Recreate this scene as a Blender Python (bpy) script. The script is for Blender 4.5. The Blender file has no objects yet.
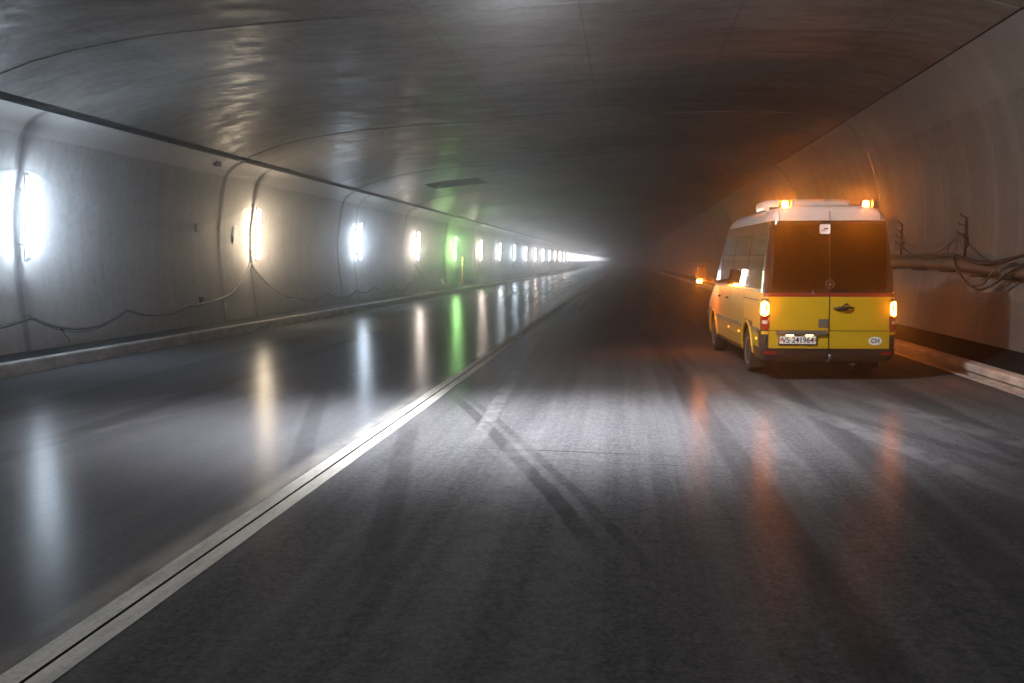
import bpy, bmesh, math, random
from mathutils import Vector, Matrix
R = math.radians
random.seed(7)
scene = bpy.context.scene
COL = scene.collection

# ------------------------------------------------------------------ camera
cam_d = bpy.data.cameras.new('camera')
cam_d.sensor_width = 36; cam_d.lens = 36 * 960 / 1024
cam_d.clip_start = .1; cam_d.clip_end = 2000
cam = bpy.data.objects.new('camera', cam_d); COL.objects.link(cam)
_th = math.atan(80.5 / 960); _ps = math.atan(113 / 960 * math.cos(_th))
cam.location = (0, 0, 1.75)
cam.rotation_euler = (math.pi / 2 - _th, 0, _ps)
scene.camera = cam

# ------------------------------------------------------------------ world, exposure, render
w = bpy.data.worlds.new('World'); scene.world = w; w.use_nodes = True
_sky = w.node_tree.nodes.new('ShaderNodeTexSky'); _sky.sky_type = 'NISHITA'; _sky.sun_disc = False
_sky.sun_elevation = R(2)
w.node_tree.links.new(_sky.outputs[0], w.node_tree.nodes['Background'].inputs[0])
w.node_tree.nodes['Background'].inputs[1].default_value = 0.05
scene.view_settings.view_transform = 'Standard'
scene.view_settings.look = 'None'
scene.view_settings.exposure = 0.15
scene.view_settings.gamma = 1
cy = scene.cycles
cy.max_bounces = 7; cy.diffuse_bounces = 5; cy.glossy_bounces = 3; cy.transmission_bounces = 4
cy.volume_bounces = 0; cy.transparent_max_bounces = 12
cy.sample_clamp_indirect = 5.0; cy.sample_clamp_direct = 0
cy.caustics_reflective = False; cy.caustics_refractive = False
cy.use_denoising = True
cy.use_adaptive_sampling = False
try: cy.use_light_tree = True
except Exception: pass

HAZE = 0.0072
TUBE = 470.0

# ------------------------------------------------------------------ node helpers
class N:
    """a node socket with arithmetic"""
    def __init__(s, t, k): s.t = t; s.k = k
    def _m(s, op, b=None, c=None, clamp=False):
        n = s.t.nodes.new('ShaderNodeMath'); n.operation = op; n.use_clamp = clamp
        for i, v in enumerate((s, b, c)):
            if v is None: continue
            if isinstance(v, N): s.t.links.new(v.k, n.inputs[i])
            else: n.inputs[i].default_value = v
        return N(s.t, n.outputs[0])
    def __add__(s, b): return s._m('ADD', b)
    def __sub__(s, b): return s._m('SUBTRACT', b)
    def __mul__(s, b): return s._m('MULTIPLY', b)
    __radd__ = __add__; __rmul__ = __mul__
    def abs(s): return s._m('ABSOLUTE')
    def mod(s, b): return s._m('FLOORED_MODULO', b)
    def lt(s, b): return s._m('LESS_THAN', b)
    def gt(s, b): return s._m('GREATER_THAN', b)
    def mx(s, b): return s._m('MAXIMUM', b)
    def mn(s, b): return s._m('MINIMUM', b)
    def clamp(s): return s._m('ADD', 0.0, clamp=True)
    def ramp(s, a, b, c=0., d=1.):
        n = s.t.nodes.new('ShaderNodeMapRange'); n.interpolation_type = 'SMOOTHSTEP'
        s.t.links.new(s.k, n.inputs[0])
        for i, v in enumerate((a, b, c, d)): n.inputs[i + 1].default_value = v
        return N(s.t, n.outputs[0])

def mat(name, base=(.5, .5, .5), rough=.6, metal=0., emit=None, strength=0., coat=0., spec=.5):
    m = bpy.data.materials.new(name); m.use_nodes = True
    b = m.node_tree.nodes['Principled BSDF']
    b.inputs['Base Color'].default_value = (*base, 1)
    b.inputs['Roughness'].default_value = rough
    b.inputs['Metallic'].default_value = metal
    b.inputs['Coat Weight'].default_value = coat
    b.inputs['Coat Roughness'].default_value = .05
    b.inputs['Specular IOR Level'].default_value = spec
    if emit:
        b.inputs['Emission Color'].default_value = (*emit, 1)
        b.inputs['Emission Strength'].default_value = strength
    return m

def kit(m):
    t = m.node_tree
    b = t.nodes['Principled BSDF']
    geo = t.nodes.new('ShaderNodeNewGeometry')
    sep = t.nodes.new('ShaderNodeSeparateXYZ'); t.links.new(geo.outputs['Position'], sep.inputs[0])
    X, Y, Z = (N(t, sep.outputs[i]) for i in range(3))
    def noise(sx, sy, sz, scale=1., detail=4., rough=.55, dist=0.):
        mp = t.nodes.new('ShaderNodeMapping'); t.links.new(geo.outputs['Position'], mp.inputs[0])
        mp.inputs['Scale'].default_value = (sx, sy, sz)
        n = t.nodes.new('ShaderNodeTexNoise'); t.links.new(mp.outputs[0], n.inputs[0])
        n.inputs['Scale'].default_value = scale; n.inputs['Detail'].default_value = detail
        n.inputs['Roughness'].default_value = rough; n.inputs['Distortion'].default_value = dist
        return N(t, n.outputs[0])
    def mix(f, a, c):
        n = t.nodes.new('ShaderNodeMix'); n.data_type = 'RGBA'
        if isinstance(f, N): t.links.new(f.k, n.inputs[0])
        else: n.inputs[0].default_value = f
        for i, v in ((6, a), (7, c)):
            if isinstance(v, N): t.links.new(v.k, n.inputs[i])
            else: n.inputs[i].default_value = (*v, 1)
        return N(t, n.outputs[2])
    def out(name, v): t.links.new(v.k, b.inputs[name])
    def bump(h, strength=.3, dist=.01):
        n = t.nodes.new('ShaderNodeBump'); n.inputs['Strength'].default_value = strength
        n.inputs['Distance'].default_value = dist
        t.links.new(h.k, n.inputs['Height']); t.links.new(n.outputs[0], b.inputs['Normal'])
    return X, Y, Z, noise, mix, out, bump

# ------------------------------------------------------------------ materials
SEAM0, PITCH = 14.35, 11.03
LAMP0, LPITCH = 16.55, 11.1

def concrete(name, dark, light, kind):
    m = mat(name, light, .45, spec=.02 if kind == 'ceiling' else .1)
    X, Y, Z, noise, mix, out, bump = kit(m)
    big = noise(.22, .12, .35, 1, 5).ramp(.35, .65)
    if kind == 'ceiling':
        streak = noise(.6, 1.8, 1, 1, 6, .7).ramp(.36, .68)
    else:
        streak = noise(1.0, 2.4, .16, 1, 5, .65).ramp(.36, .7)
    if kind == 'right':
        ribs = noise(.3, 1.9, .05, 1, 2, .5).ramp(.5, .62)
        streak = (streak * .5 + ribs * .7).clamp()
    fine = noise(7, 7, 7, 1, 6, .72).ramp(.3, .7)
    f = (big * .45 + streak * (.2 if kind == 'left' else .35) + fine * (.42 if kind == 'left' else .3)).clamp()
    col = mix(f, dark, light)
    # thin formwork board lines
    ybd = ((Y - (SEAM0 + PITCH / 4)).mod(PITCH / 2) - PITCH / 4).abs().lt(.012)
    if kind == 'ceiling':
        xbd = ((X + 9.1).mod(2.4) - 1.2).abs().lt(.011)
        pores = noise(2.4, 1.6, 1, 1, 5, .65).ramp(.62, .8)
        # oily form release patches
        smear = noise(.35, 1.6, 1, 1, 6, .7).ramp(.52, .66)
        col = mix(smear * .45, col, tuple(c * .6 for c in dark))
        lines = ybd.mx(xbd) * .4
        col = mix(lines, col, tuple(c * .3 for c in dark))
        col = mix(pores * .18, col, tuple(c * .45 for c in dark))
        shine = noise(1.3, 2.2, 1, 1, 5, .65)
        out('Roughness', shine.ramp(.35, .7, .36, .62))
        hb = noise(1.6, 4.5, 1, 1, 5, .6) * .6 + noise(9, 12, 9, 1, 4, .7) * .2
        bump(hb, .55, .028)
    else:
        band = Z.gt(4.05) if kind == 'left' else Z.gt(4.42)
        runs = noise(3.2, 5.5, .12, 1, 4, .7).ramp(.58, .75)
        col = mix(runs * .35, col, tuple(c * .55 for c in dark))
        col = mix(band * (.2 if kind == 'right' else .45), col, tuple(min(1, c * 1.35) for c in light))
        if kind == 'left':
            jt = ((Y - SEAM0).mod(PITCH) - PITCH).abs().mn((Y - SEAM0).mod(PITCH)).lt(.055)
            lj = ((Y - (LAMP0 - .1) + LPITCH / 2).mod(LPITCH) - LPITCH / 2).abs().ramp(.05, .12, 1, 0)
            col = mix((jt * .75).mx(lj * .5), col, tuple(c * .3 for c in dark))
        if kind == 'right':
            low = Z.lt(1.1) * .25
            col = mix(low, col, tuple(c * .7 for c in dark))
        out('Roughness', noise(.6, .9, .3, 1, 3).ramp(.3, .7, .55, .75))
        bump(noise(1.1, 1.1, .5, 1, 4, .6) * .5 + fine * .06, .3, .02)
    out('Base Color', col)
    return m

M = {}
M['wall_left'] = concrete('wall_concrete', (.32, .31, .29), (.54, .525, .50), 'left')
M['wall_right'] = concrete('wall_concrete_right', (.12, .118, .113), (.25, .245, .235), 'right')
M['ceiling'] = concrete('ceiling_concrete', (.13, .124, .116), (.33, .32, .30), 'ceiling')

def asphalt():
    m = mat('asphalt', (.05, .05, .05), .4, spec=.17)
    X, Y, Z, noise, mix, out, bump = kit(m)
    t = m.node_tree
    left = X.lt(-2.56)
    fine = noise(38, 38, 38, 1, 3, .7)
    mid = noise(.9, .16, 1, 1, 4, .6)
    lane = noise(2.6, .05, 1, 1, 4, .7).ramp(.35, .65)        # long streaks along the road
    grain = noise(15, 15, 15, 1, 5, .75)
    f = (fine.ramp(.35, .7) * .45 + grain.ramp(.35, .68) * .3 + mid * .2 + lane * .3 - .12).clamp()
    col = mix(f, (.040, .040, .043), (.130, .127, .128))
    col = mix(left * .5, col, (.105, .107, .115))
    wob = noise(.5, .5, 1, 1, 2) - .5
    brk = noise(3, 3, 1, 1, 3, .7).ramp(.3, .62)
    def mark(a, b, width, k=0., fade=1.5, rough=.35):
        """soft tyre track from a to b; k bends it"""
        ax, ay = a; dx, dy = b[0] - ax, b[1] - ay
        L = math.hypot(dx, dy); dx /= L; dy /= L
        u = (X - ax) * dx + (Y - ay) * dy
        v = (X - ax) * dy - (Y - ay) * dx + wob * .12
        if k: v = v + (u * (u * -1 + L)) * k
        m1 = v.abs().ramp(width * .55, width, 1, 0)
        m2 = u.ramp(-.1, fade, 0, 1) * u.ramp(L - fade, L + .1, 1, 0)
        return m1 * m2
    darks = []
    for a, b, wd, k, s in (
        ((-2.4, 13.0), (.0, 5.3), .09, .004, .55), ((-2.15, 12.8), (.25, 5.2), .06, .004, .4),
        ((-4.5, 14), (-2.6, 7.2), .13, 0, .3), ((-2.5, 11.2), (-1.3, 4.6), .13, 0, .35),
        ((.45, 30), (.9, 10.5), .2, .0008, .4), ((.9, 12), (1.15, 2.5), .16, .002, .35),
        ((.5, 24), (1.75, 12), .16, 0, .35), ((2.3, 30), (2.1, 4), .2, .0004, .35),
        ((3.8, 30), (3.6, 4), .25, 0, .35), ((-2.1, 9.15), (.95, 8.72), .025, 0, .7),
        ((-2.0, 8.75), (3.5, 7.9), .018, 0, .4), ((-.4, 6.2), (1.1, 5.85), .04, 0, .5),
        ((-1.2, 13.5), (.4, 13.1), .03, 0, .5), ((-6.5, 26), (-5.7, 5), .22, 0, .3),
        ((-8.0, 26), (-7.6, 7), .22, 0, .25), ((2.2, 12), (4.9, 3.5), .12, .003, .35)):
        darks.append(mark(a, b, wd, k) * s)
    d = darks[0]
    for x in darks[1:]: d = d.mx(x)
    d = (d * brk.ramp(0, 1, .7, 1) * 1.25).clamp()
    col = mix(d, col, (.030, .030, .031))
    lights = []
    for a, b, wd, k, s in (((-2.15, 24), (-1.45, 9), .11, 0, .6), ((1.2, 20), (1.5, 6), .13, .001, .3),
                           ((1.6, 14), (3.4, 5), .16, .003, .45), ((2.7, 14), (4.6, 6), .2, .002, .4),
                           ((-1.0, 11), (-.9, 4), .2, 0, .25), ((-4.0, 20), (-7.5, 9), .1, .002, .3),
                           ((-3.2, 20), (-6.2, 8), .12, .002, .3)):
        lights.append(mark(a, b, wd, k) * s)
    l = lights[0]
    for x in lights[1:]: l = l.mx(x)
    col = mix(l * brk, col, (.17, .165, .165))
    dust = (X + 2.76).abs().ramp(.0, .22, 1, 0) * noise(3, .8, 1, 1, 4, .7).ramp(.3, .7) * left
    col = mix(dust * .7, col, (.30, .285, .25))
    # grit
    grit = noise(60, 60, 1, 1, 1, .5).ramp(.76, .80)
    col = mix(grit * .35, col, (.2, .18, .15))
    out('Base Color', col)
    r = lane.ramp(0, 1, .235, .25) + d * -.03 + left * -.02 + fine * .02
    out('Specular IOR Level', left * .001 + .0014)
    out('Roughness', r)
    bump(fine * .8 + grain * .8, .28, .004)
    return m
M['asphalt'] = asphalt()

def rough_mat(name, a, b, rough=.7, scale=4., bmp=.2):
    m = mat(name, a, rough)
    X, Y, Z, noise, mix, out, bump = kit(m)
    n = noise(scale, scale * .4, scale, 1, 5, .65)
    out('Base Color', mix(n.ramp(.3, .7), a, b)); bump(n, bmp, .01)
    return m
M['kerb'] = rough_mat('kerb_concrete', (.30, .29, .275), (.52, .505, .48), .65, 5)
M['walk0'] = rough_mat('walkway_asphalt', (.014, .014, .014), (.030, .030, .029), .75, 6)
M['walk'] = M['walk0']; M['walk'].node_tree.nodes['Principled BSDF'].inputs['Specular IOR Level'].default_value = .03
M['kerb'].node_tree.nodes['Principled BSDF'].inputs['Specular IOR Level'].default_value = .15
def worn_paint():
    m = mat('worn_paint', (.6, .58, .52), .55)
    X, Y, Z, noise, mix, out, bump = kit(m)
    n = noise(7, 1.2, 1, 1, 6, .7).ramp(.3, .62)
    k = noise(30, 30, 1, 1, 3, .7).ramp(.3, .55)
    out('Base Color', mix((n * .6 + k * .4).clamp(), (.20, .19, .165), (.50, .485, .43)))
    bump(k, .2, .003)
    return m
M['paint'] = worn_paint()
M['slot'] = mat('slot_black', (.006, .006, .006), .9)
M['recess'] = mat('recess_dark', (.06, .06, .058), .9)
M['cable'] = mat('cable_rubber', (.03, .03, .03), .5)
M['cable_dusty'] = mat('cable_dusty', (.13, .13, .125), .6)
M['cable_grey'] = mat('cable_grey', (.12, .12, .12), .5)
M['cable_light'] = mat('wire_light', (.35, .35, .34), .5)
M['steel'] = mat('galvanised_steel', (.35, .35, .35), .45, .8)
M['rust'] = rough_mat('rusty_steel', (.05, .03, .02), (.12, .06, .035), .8, 12)
M['duct'] = rough_mat('duct_plastic', (.055, .05, .045), (.11, .10, .09), .6, 3)
M['lamp_body'] = mat('lamp_housing', (.45, .46, .46), .5)
M['cap_black'] = mat('plastic_black', (.02, .02, .02), .45)
M['orange'] = mat('orange_plastic', (.85, .28, .02), .5)
# van
M['yellow'] = mat('yellow_paint', (.56, .365, .01), .34, coat=.6)
M['white'] = mat('white_paint', (.52, .52, .51), .32, coat=.5)
M['black'] = mat('black_gloss', (.012, .011, .012), .12, coat=.6)
M['plastic'] = mat('grey_plastic', (.018, .017, .018), .5)
M['plastic2'] = mat('light_grey_plastic', (.12, .115, .11), .28)
M['tyre'] = mat('tyre_rubber', (.018, .018, .018), .75)
M['rim'] = mat('wheel_silver', (.5, .5, .51), .32, .85)
M['chrome'] = mat('chrome', (.75, .75, .75), .12, 1.)
M['red'] = mat('red_stripe', (.22, .018, .012), .4, coat=.4)
M['redlens'] = mat('red_lens', (.28, .012, .01), .12, coat=.5)
M['clearlens'] = mat('clear_lens', (.5, .48, .46), .12, coat=.5)
M['plate'] = mat('plate_white', (.85, .85, .83), .4)
M['ink'] = mat('ink_black', (.01, .01, .01), .5)
M['shield'] = mat('shield_red', (.6, .02, .02), .5)
M['seat'] = mat('seat_fabric', (.03, .035, .06), .9)
AMB = (1.0, .30, .025)
M['amber_tail'] = mat('amber_lit', (.9, .4, .05), .3, emit=(1, .23, .012), strength=200)
M['amber_beacon'] = mat('amber_beacon_lit', (.9, .4, .05), .3, emit=(1, .23, .012), strength=1450)
M['amber_mirror'] = mat('amber_mirror_lit', (.9, .4, .05), .3, emit=(1, .22, .012), strength=850)
M['amber_side'] = mat('amber_marker_lit', (.9, .4, .05), .3, emit=(1, .36, .05), strength=2.5)
M['platelamp'] = mat('plate_lamp_lit', (.9, .8, .6), .3, emit=(1, .62, .25), strength=14)

def glass(name, tint, refl=.9):
    m = bpy.data.materials.new(name); m.use_nodes = True; t = m.node_tree
    t.nodes.remove(t.nodes['Principled BSDF'])
    tr = t.nodes.new('ShaderNodeBsdfTransparent'); tr.inputs[0].default_value = (*tint, 1)
    gl = t.nodes.new('ShaderNodeBsdfGlossy'); gl.inputs['Roughness'].default_value = .03
    gl.inputs[0].default_value = (refl, refl, refl, 1)
    fr = t.nodes.new('ShaderNodeFresnel'); fr.inputs[0].default_value = 2.1 if refl > .85 else 1.3
    mx = t.nodes.new('ShaderNodeMixShader')
    t.links.new(fr.outputs[0], mx.inputs[0]); t.links.new(tr.outputs[0], mx.inputs[1]); t.links.new(gl.outputs[0], mx.inputs[2])
    t.links.new(mx.outputs[0], t.nodes['Material Output'].inputs[0])
    return m
M['glass'] = glass('tinted_glass', (.42, .44, .40))
M['glass_dark'] = glass('dark_tinted_glass', (.004, .003, .003), .45)

# ------------------------------------------------------------------ mesh helpers
def link(name, bm, m, parent=None, smooth=False, loc=None):
    me = bpy.data.meshes.new(name)
    bmesh.ops.recalc_face_normals(bm, faces=bm.faces[:])
    bm.to_mesh(me); bm.free()
    for mm in (m if isinstance(m, (list, tuple)) else [m]): me.materials.append(mm)
    if smooth:
        for p in me.polygons: p.use_smooth = True
    o = bpy.data.objects.new(name, me); COL.objects.link(o)
    if loc is not None: o.location = loc
    if parent: o.parent = parent
    return o

def smooth_by_angle(o, deg=35):
    for p in o.data.polygons: p.use_smooth = True
    me = o.data; bm = bmesh.new(); bm.from_mesh(me)
    for e in bm.edges:
        e.smooth = not (len(e.link_faces) == 2 and e.calc_face_angle(0) > R(deg))
    bm.to_mesh(me); bm.free()

def tag(o, label=None, cat=None, group=None, kind=None):
    if label: o['label'] = label
    if cat: o['category'] = cat
    if group: o['group'] = group
    if kind: o['kind'] = kind
    return o

def empty(name, loc=(0, 0, 0), rz=0.):
    o = bpy.data.objects.new(name, None); COL.objects.link(o)
    o.location = loc; o.rotation_euler = (0, 0, rz); o.empty_display_size = .2
    return o

def box(bm, c, s, bevel=0., rot=None, seg=2):
    r = bmesh.ops.create_cube(bm, size=1)
    vs = r['verts']
    for v in vs:
        v.co = Vector((v.co.x * s[0], v.co.y * s[1], v.co.z * s[2]))
    if bevel:
        es = list({e for v in vs for e in v.link_edges})
        g = bmesh.ops.bevel(bm, geom=es, offset=bevel, segments=seg, affect='EDGES', profile=.5)
        vs = list({v for f in g['faces'] for v in f.verts} | {v for v in vs if v.is_valid})
    for v in vs:
        if rot: v.co = rot @ v.co
        v.co += Vector(c)
    return vs

def tube(bm, pts, r, seg=8, cap=True):
    pts = [Vector(p) for p in pts]; rings = []
    up = Vector((0, 0, 1))
    for i, p in enumerate(pts):
        d = (pts[min(i + 1, len(pts) - 1)] - pts[max(i - 1, 0)]).normalized()
        a = d.cross(up)
        if a.length < .05: a = d.cross(Vector((1, 0, 0)))
        a.normalize(); b = d.cross(a)
        rr = r[i] if isinstance(r, (list, tuple)) else r
        rings.append([bm.verts.new(p + a * rr * math.cos(2 * math.pi * k / seg) + b * rr * math.sin(2 * math.pi * k / seg)) for k in range(seg)])
    for i in range(len(rings) - 1):
        for k in range(seg):
            bm.faces.new((rings[i][k], rings[i][(k + 1) % seg], rings[i + 1][(k + 1) % seg], rings[i + 1][k]))
    if cap:
        bm.faces.new(rings[0]); bm.faces.new(rings[-1][::-1])

def lathe(bm, prof, axis='X', seg=32, c=(0, 0, 0)):
    """prof: list of (a, r) with a along the axis"""
    rings = []
    for a, r in prof:
        ring = []
        for k in range(seg):
            u, v = r * math.cos(2 * math.pi * k / seg), r * math.sin(2 * math.pi * k / seg)
            p = {'X': (a, u, v), 'Y': (u, a, v), 'Z': (u, v, a)}[axis]
            ring.append(bm.verts.new(Vector(p) + Vector(c)))
        rings.append(ring)
    for i in range(len(rings) - 1):
        for k in range(seg):
            bm.faces.new((rings[i][k], rings[i][(k + 1) % seg], rings[i + 1][(k + 1) % seg], rings[i + 1][k]))
    for ring in (rings[0], rings[-1]):
        if (ring[0].co - ring[seg // 2].co).length > 1e-4: bm.faces.new(ring)

def catmull(pts, n=6):
    out = []
    P = [Vector(p) for p in pts]
    for i in range(len(P) - 1):
        p0, p1, p2, p3 = P[max(i - 1, 0)], P[i], P[i + 1], P[min(i + 2, len(P) - 1)]
        for k in range(n):
            t = k / n
            out.append(.5 * ((2 * p1) + (p2 - p0) * t + (2 * p0 - 5 * p1 + 4 * p2 - p3) * t * t + (3 * p1 - p0 - 3 * p2 + p3) * t ** 3))
    out.append(P[-1]); return out

# ------------------------------------------------------------------ the tunnel
Y0, Y1 = -40.0, 680.0
def road_z(x): return .012 * (x - 2.7)

WL = [(-10.88, .02), (-10.92, .35), (-11.0, 1.0), (-11.07, 1.6), (-11.10, 2.1), (-11.08, 2.7), (-11.0, 3.25), (-10.93, 3.7), (-10.83, 4.05), (-10.70, 4.22), (-10.55, 4.34), (-10.35, 4.43)]
WR = [(6.18, .25), (6.24, .7), (6.33, 1.2), (6.40, 1.8), (6.43, 2.3), (6.41, 2.9), (6.34, 3.5), (6.22, 4.0), (6.06, 4.42), (5.88, 4.75), (5.66, 5.05), (5.45, 5.24)]
CE = [(-10.24, 4.54), (-9.85, 4.68), (-9.30, 4.86), (-8.6, 5.02), (-7.9, 5.13), (-7.2, 5.22), (-6.25, 5.29), (-5.3, 5.35), (-3.0, 5.44), (-1.0, 5.50), (.6, 5.54), (1.6, 5.56), (2.7, 5.56), (3.6, 5.53), (4.4, 5.47), (5.0, 5.36), (5.41, 5.236)]

def stations(extra=(), depth=.03):
    out = []
    k = math.ceil((Y0 - SEAM0) / PITCH)
    out.append((Y0, 0))
    while SEAM0 + k * PITCH < Y1 - 1:
        s = SEAM0 + k * PITCH; q = .05 + depth * 1.1
        out += [(s - q, 0), (s - .05, 1), (s + .05, 1), (s + q, 0)]
        k += 1
    out.append((Y1, 0))
    out += [(e, 0) for e in extra]
    out.sort(key=lambda q: q[0])
    return out

def shell(name, prof, depth, sign, material, hole=None, extra=()):
    bm = bmesh.new()
    st = stations(extra, depth)
    nrm = []
    for i, (x, z) in enumerate(prof):
        a, b = prof[max(i - 1, 0)], prof[min(i + 1, len(prof) - 1)]
        dx, dz = b[0] - a[0], b[1] - a[1]; L = math.hypot(dx, dz)
        nrm.append((dz / L * sign, -dx / L * sign))
    rows = []
    for y, g in st:
        rows.append([bm.verts.new((x + nrm[i][0] * depth * g, y, z + nrm[i][1] * depth * g)) for i, (x, z) in enumerate(prof)])
    for j in range(len(rows) - 1):
        for i in range(len(prof) - 1):
            if hole and hole(i, .5 * (st[j][0] + st[j + 1][0])): continue
            bm.faces.new((rows[j][i], rows[j][i + 1], rows[j + 1][i + 1], rows[j + 1][i]))
    o = link(name, bm, material, smooth=True)
    smooth_by_angle(o, 30)
    return tag(o, kind='structure')

shell('wall_left', WL, .06, -1, M['wall_left'])
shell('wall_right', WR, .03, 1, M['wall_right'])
VY0, VY1 = 40.9, 43.7
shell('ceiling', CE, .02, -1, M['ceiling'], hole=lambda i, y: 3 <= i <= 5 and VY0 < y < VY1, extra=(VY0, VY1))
# dark recess behind the top edge of each wall
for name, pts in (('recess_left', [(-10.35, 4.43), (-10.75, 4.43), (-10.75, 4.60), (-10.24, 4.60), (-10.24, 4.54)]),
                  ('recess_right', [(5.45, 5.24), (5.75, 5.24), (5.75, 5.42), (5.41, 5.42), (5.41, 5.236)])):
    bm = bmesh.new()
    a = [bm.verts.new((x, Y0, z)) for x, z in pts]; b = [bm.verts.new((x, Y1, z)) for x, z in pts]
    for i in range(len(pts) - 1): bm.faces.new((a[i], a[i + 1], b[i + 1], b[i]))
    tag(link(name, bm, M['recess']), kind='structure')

# end walls
for y, nm in ((Y0, 'end_wall_near'), (Y1, 'end_wall_far')):
    bm = bmesh.new()
    box(bm, (-2.3, y + (-.15 if y < 0 else .15), 2.5), (19, .3, 8))
    tag(link(nm, bm, M['wall_right']), kind='structure')

def sheet(name, xs, zf, m, y0=Y0, y1=Y1, kind='structure', ny=2):
    bm = bmesh.new()
    rows = []
    for j in range(ny):
        y = y0 + (y1 - y0) * j / (ny - 1)
        rows.append([bm.verts.new((x, y, zf(x))) for x in xs])
    for j in range(ny - 1):
        for i in range(len(xs) - 1): bm.faces.new((rows[j][i], rows[j][i + 1], rows[j + 1][i + 1], rows[j + 1][i]))
    o = link(name, bm, m)
    return tag(o, kind=kind)

sheet('road_left', [-10.3, -2.58], road_z, M['asphalt'])
sheet('road_right', [-2.55, 5.03], road_z, M['asphalt'])
# slot drain between the two halves of the road
bm = bmesh.new()
for pts in ([(-2.58, road_z(-2.58)), (-2.58, -.35), (-2.55, -.35), (-2.55, road_z(-2.55))],):
    a = [bm.verts.new((x, Y0, z)) for x, z in pts]; b = [bm.verts.new((x, Y1, z)) for x, z in pts]
    for i in range(len(pts) - 1): bm.faces.new((a[i], a[i + 1], b[i + 1], b[i]))
tag(link('slot_drain', bm, M['slot']), kind='structure')

def marking(name, xl, xr, jl, jr, dz, m, y0=Y0, y1=200):
    """painted band with slightly uneven edges"""
    bm = bmesh.new(); rows = []; y = y0; rnd = random.Random(3)
    dl = dr = 0
    while y < y1:
        dl = dl * .7 + rnd.uniform(-jl, jl); dr = dr * .7 + rnd.uniform(-jr, jr)
        rows.append([bm.verts.new((xl + dl, y, road_z(xl) + dz)), bm.verts.new((xr + dr, y, road_z(xr) + dz))])
        y += .35 if y < 40 else 4
    rows.append([bm.verts.new((xl, Y1, road_z(xl) + dz)), bm.verts.new((xr, Y1, road_z(xr) + dz))])
    for a, b in zip(rows, rows[1:]): bm.faces.new((a[0], a[1], b[1], b[0]))
    return tag(link(name, bm, m), kind='structure')
marking('drain_edge_left', -2.70, -2.576, .004, 0, .004, M['paint'])
marking('drain_edge_right', -2.554, -2.43, 0, .006, .004, M['paint'])
sheet('road_joint', [-9.8, 5.0], lambda x: road_z(x) + .005, M['kerb'], 128.5, 132)

# kerbs
def extrude_profile(name, pts, m, smooth=False):
    bm = bmesh.new()
    a = [bm.verts.new((x, Y0, z)) for x, z in pts]; b = [bm.verts.new((x, Y1, z)) for x, z in pts]
    for i in range(len(pts) - 1): bm.faces.new((a[i], a[i + 1], b[i + 1], b[i]))
    return tag(link(name, bm, m), kind='structure')
extrude_profile('kerb_left', [(-10.02, -.2), (-10.02, .045), (-10.035, .07), (-10.06, .078), (-10.17, .08), (-10.17, .02)], M['kerb'])
extrude_profile('walkway_left', [(-10.17, .055), (-11.0, .10)], M['walk'])
extrude_profile('kerb_right', [(5.28, -.2), (5.28, .07), (5.235, .078), (5.235, .165), (5.25, .185), (5.28, .19), (5.42, .195), (5.42, .1)], M['kerb'])
extrude_profile('walkway_right', [(5.42, .16), (5.6, .17), (6.3, .35)], M['walk'])
extrude_profile('gutter_right', [(5.03, -.2), (5.03, .034), (5.13, .033), (5.13, -.2)], M['kerb'])
extrude_profile('gutter_bed', [(5.13, -.06), (5.28, -.06)], M['slot'])

# ceiling vent (a rectangular shaft opening)
bm = bmesh.new()
xs = [(-8.6, 5.02), (-7.9, 5.13), (-7.2, 5.22), (-6.25, 5.29)]
lo = [[bm.verts.new((x, y, z)) for x, z in xs] for y in (VY0, VY1)]
hi = [[bm.verts.new((x, y, z + .9)) for x, z in xs] for y in (VY0, VY1)]
for r in range(2):
    for i in range(3): bm.faces.new((lo[r][i], lo[r][i + 1], hi[r][i + 1], hi[r][i]))
for i in range(3): bm.faces.new((hi[0][i], hi[0][i + 1], hi[1][i + 1], hi[1][i]))
bm.faces.new((lo[0][0], lo[1][0], hi[1][0], hi[0][0])); bm.faces.new((lo[0][3], lo[1][3], hi[1][3], hi[0][3]))
tag(link('ceiling_vent', bm, M['duct']), 'dark rectangular vent opening in the concrete ceiling left of centre', 'vent')

# ------------------------------------------------------------------ haze
bm = bmesh.new()
box(bm, ((-14 + 9) / 2, (Y0 + Y1) / 2, 2.9), (23, Y1 - Y0 + 6, 8.2))
hm = bpy.data.materials.new('haze'); hm.use_nodes = True
t = hm.node_tree; t.nodes.remove(t.nodes['Principled BSDF'])
pv = t.nodes.new('ShaderNodeVolumePrincipled'); pv.inputs['Density'].default_value = HAZE
pv.inputs['Color'].default_value = (.93, .94, .96, 1); pv.inputs['Anisotropy'].default_value = .94
t.links.new(pv.outputs[0], t.nodes['Material Output'].inputs['Volume'])
try: hm.cycles.homogeneous_volume = True
except Exception: pass
hz = link('haze', bm, hm); tag(hz, kind='stuff')

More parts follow.
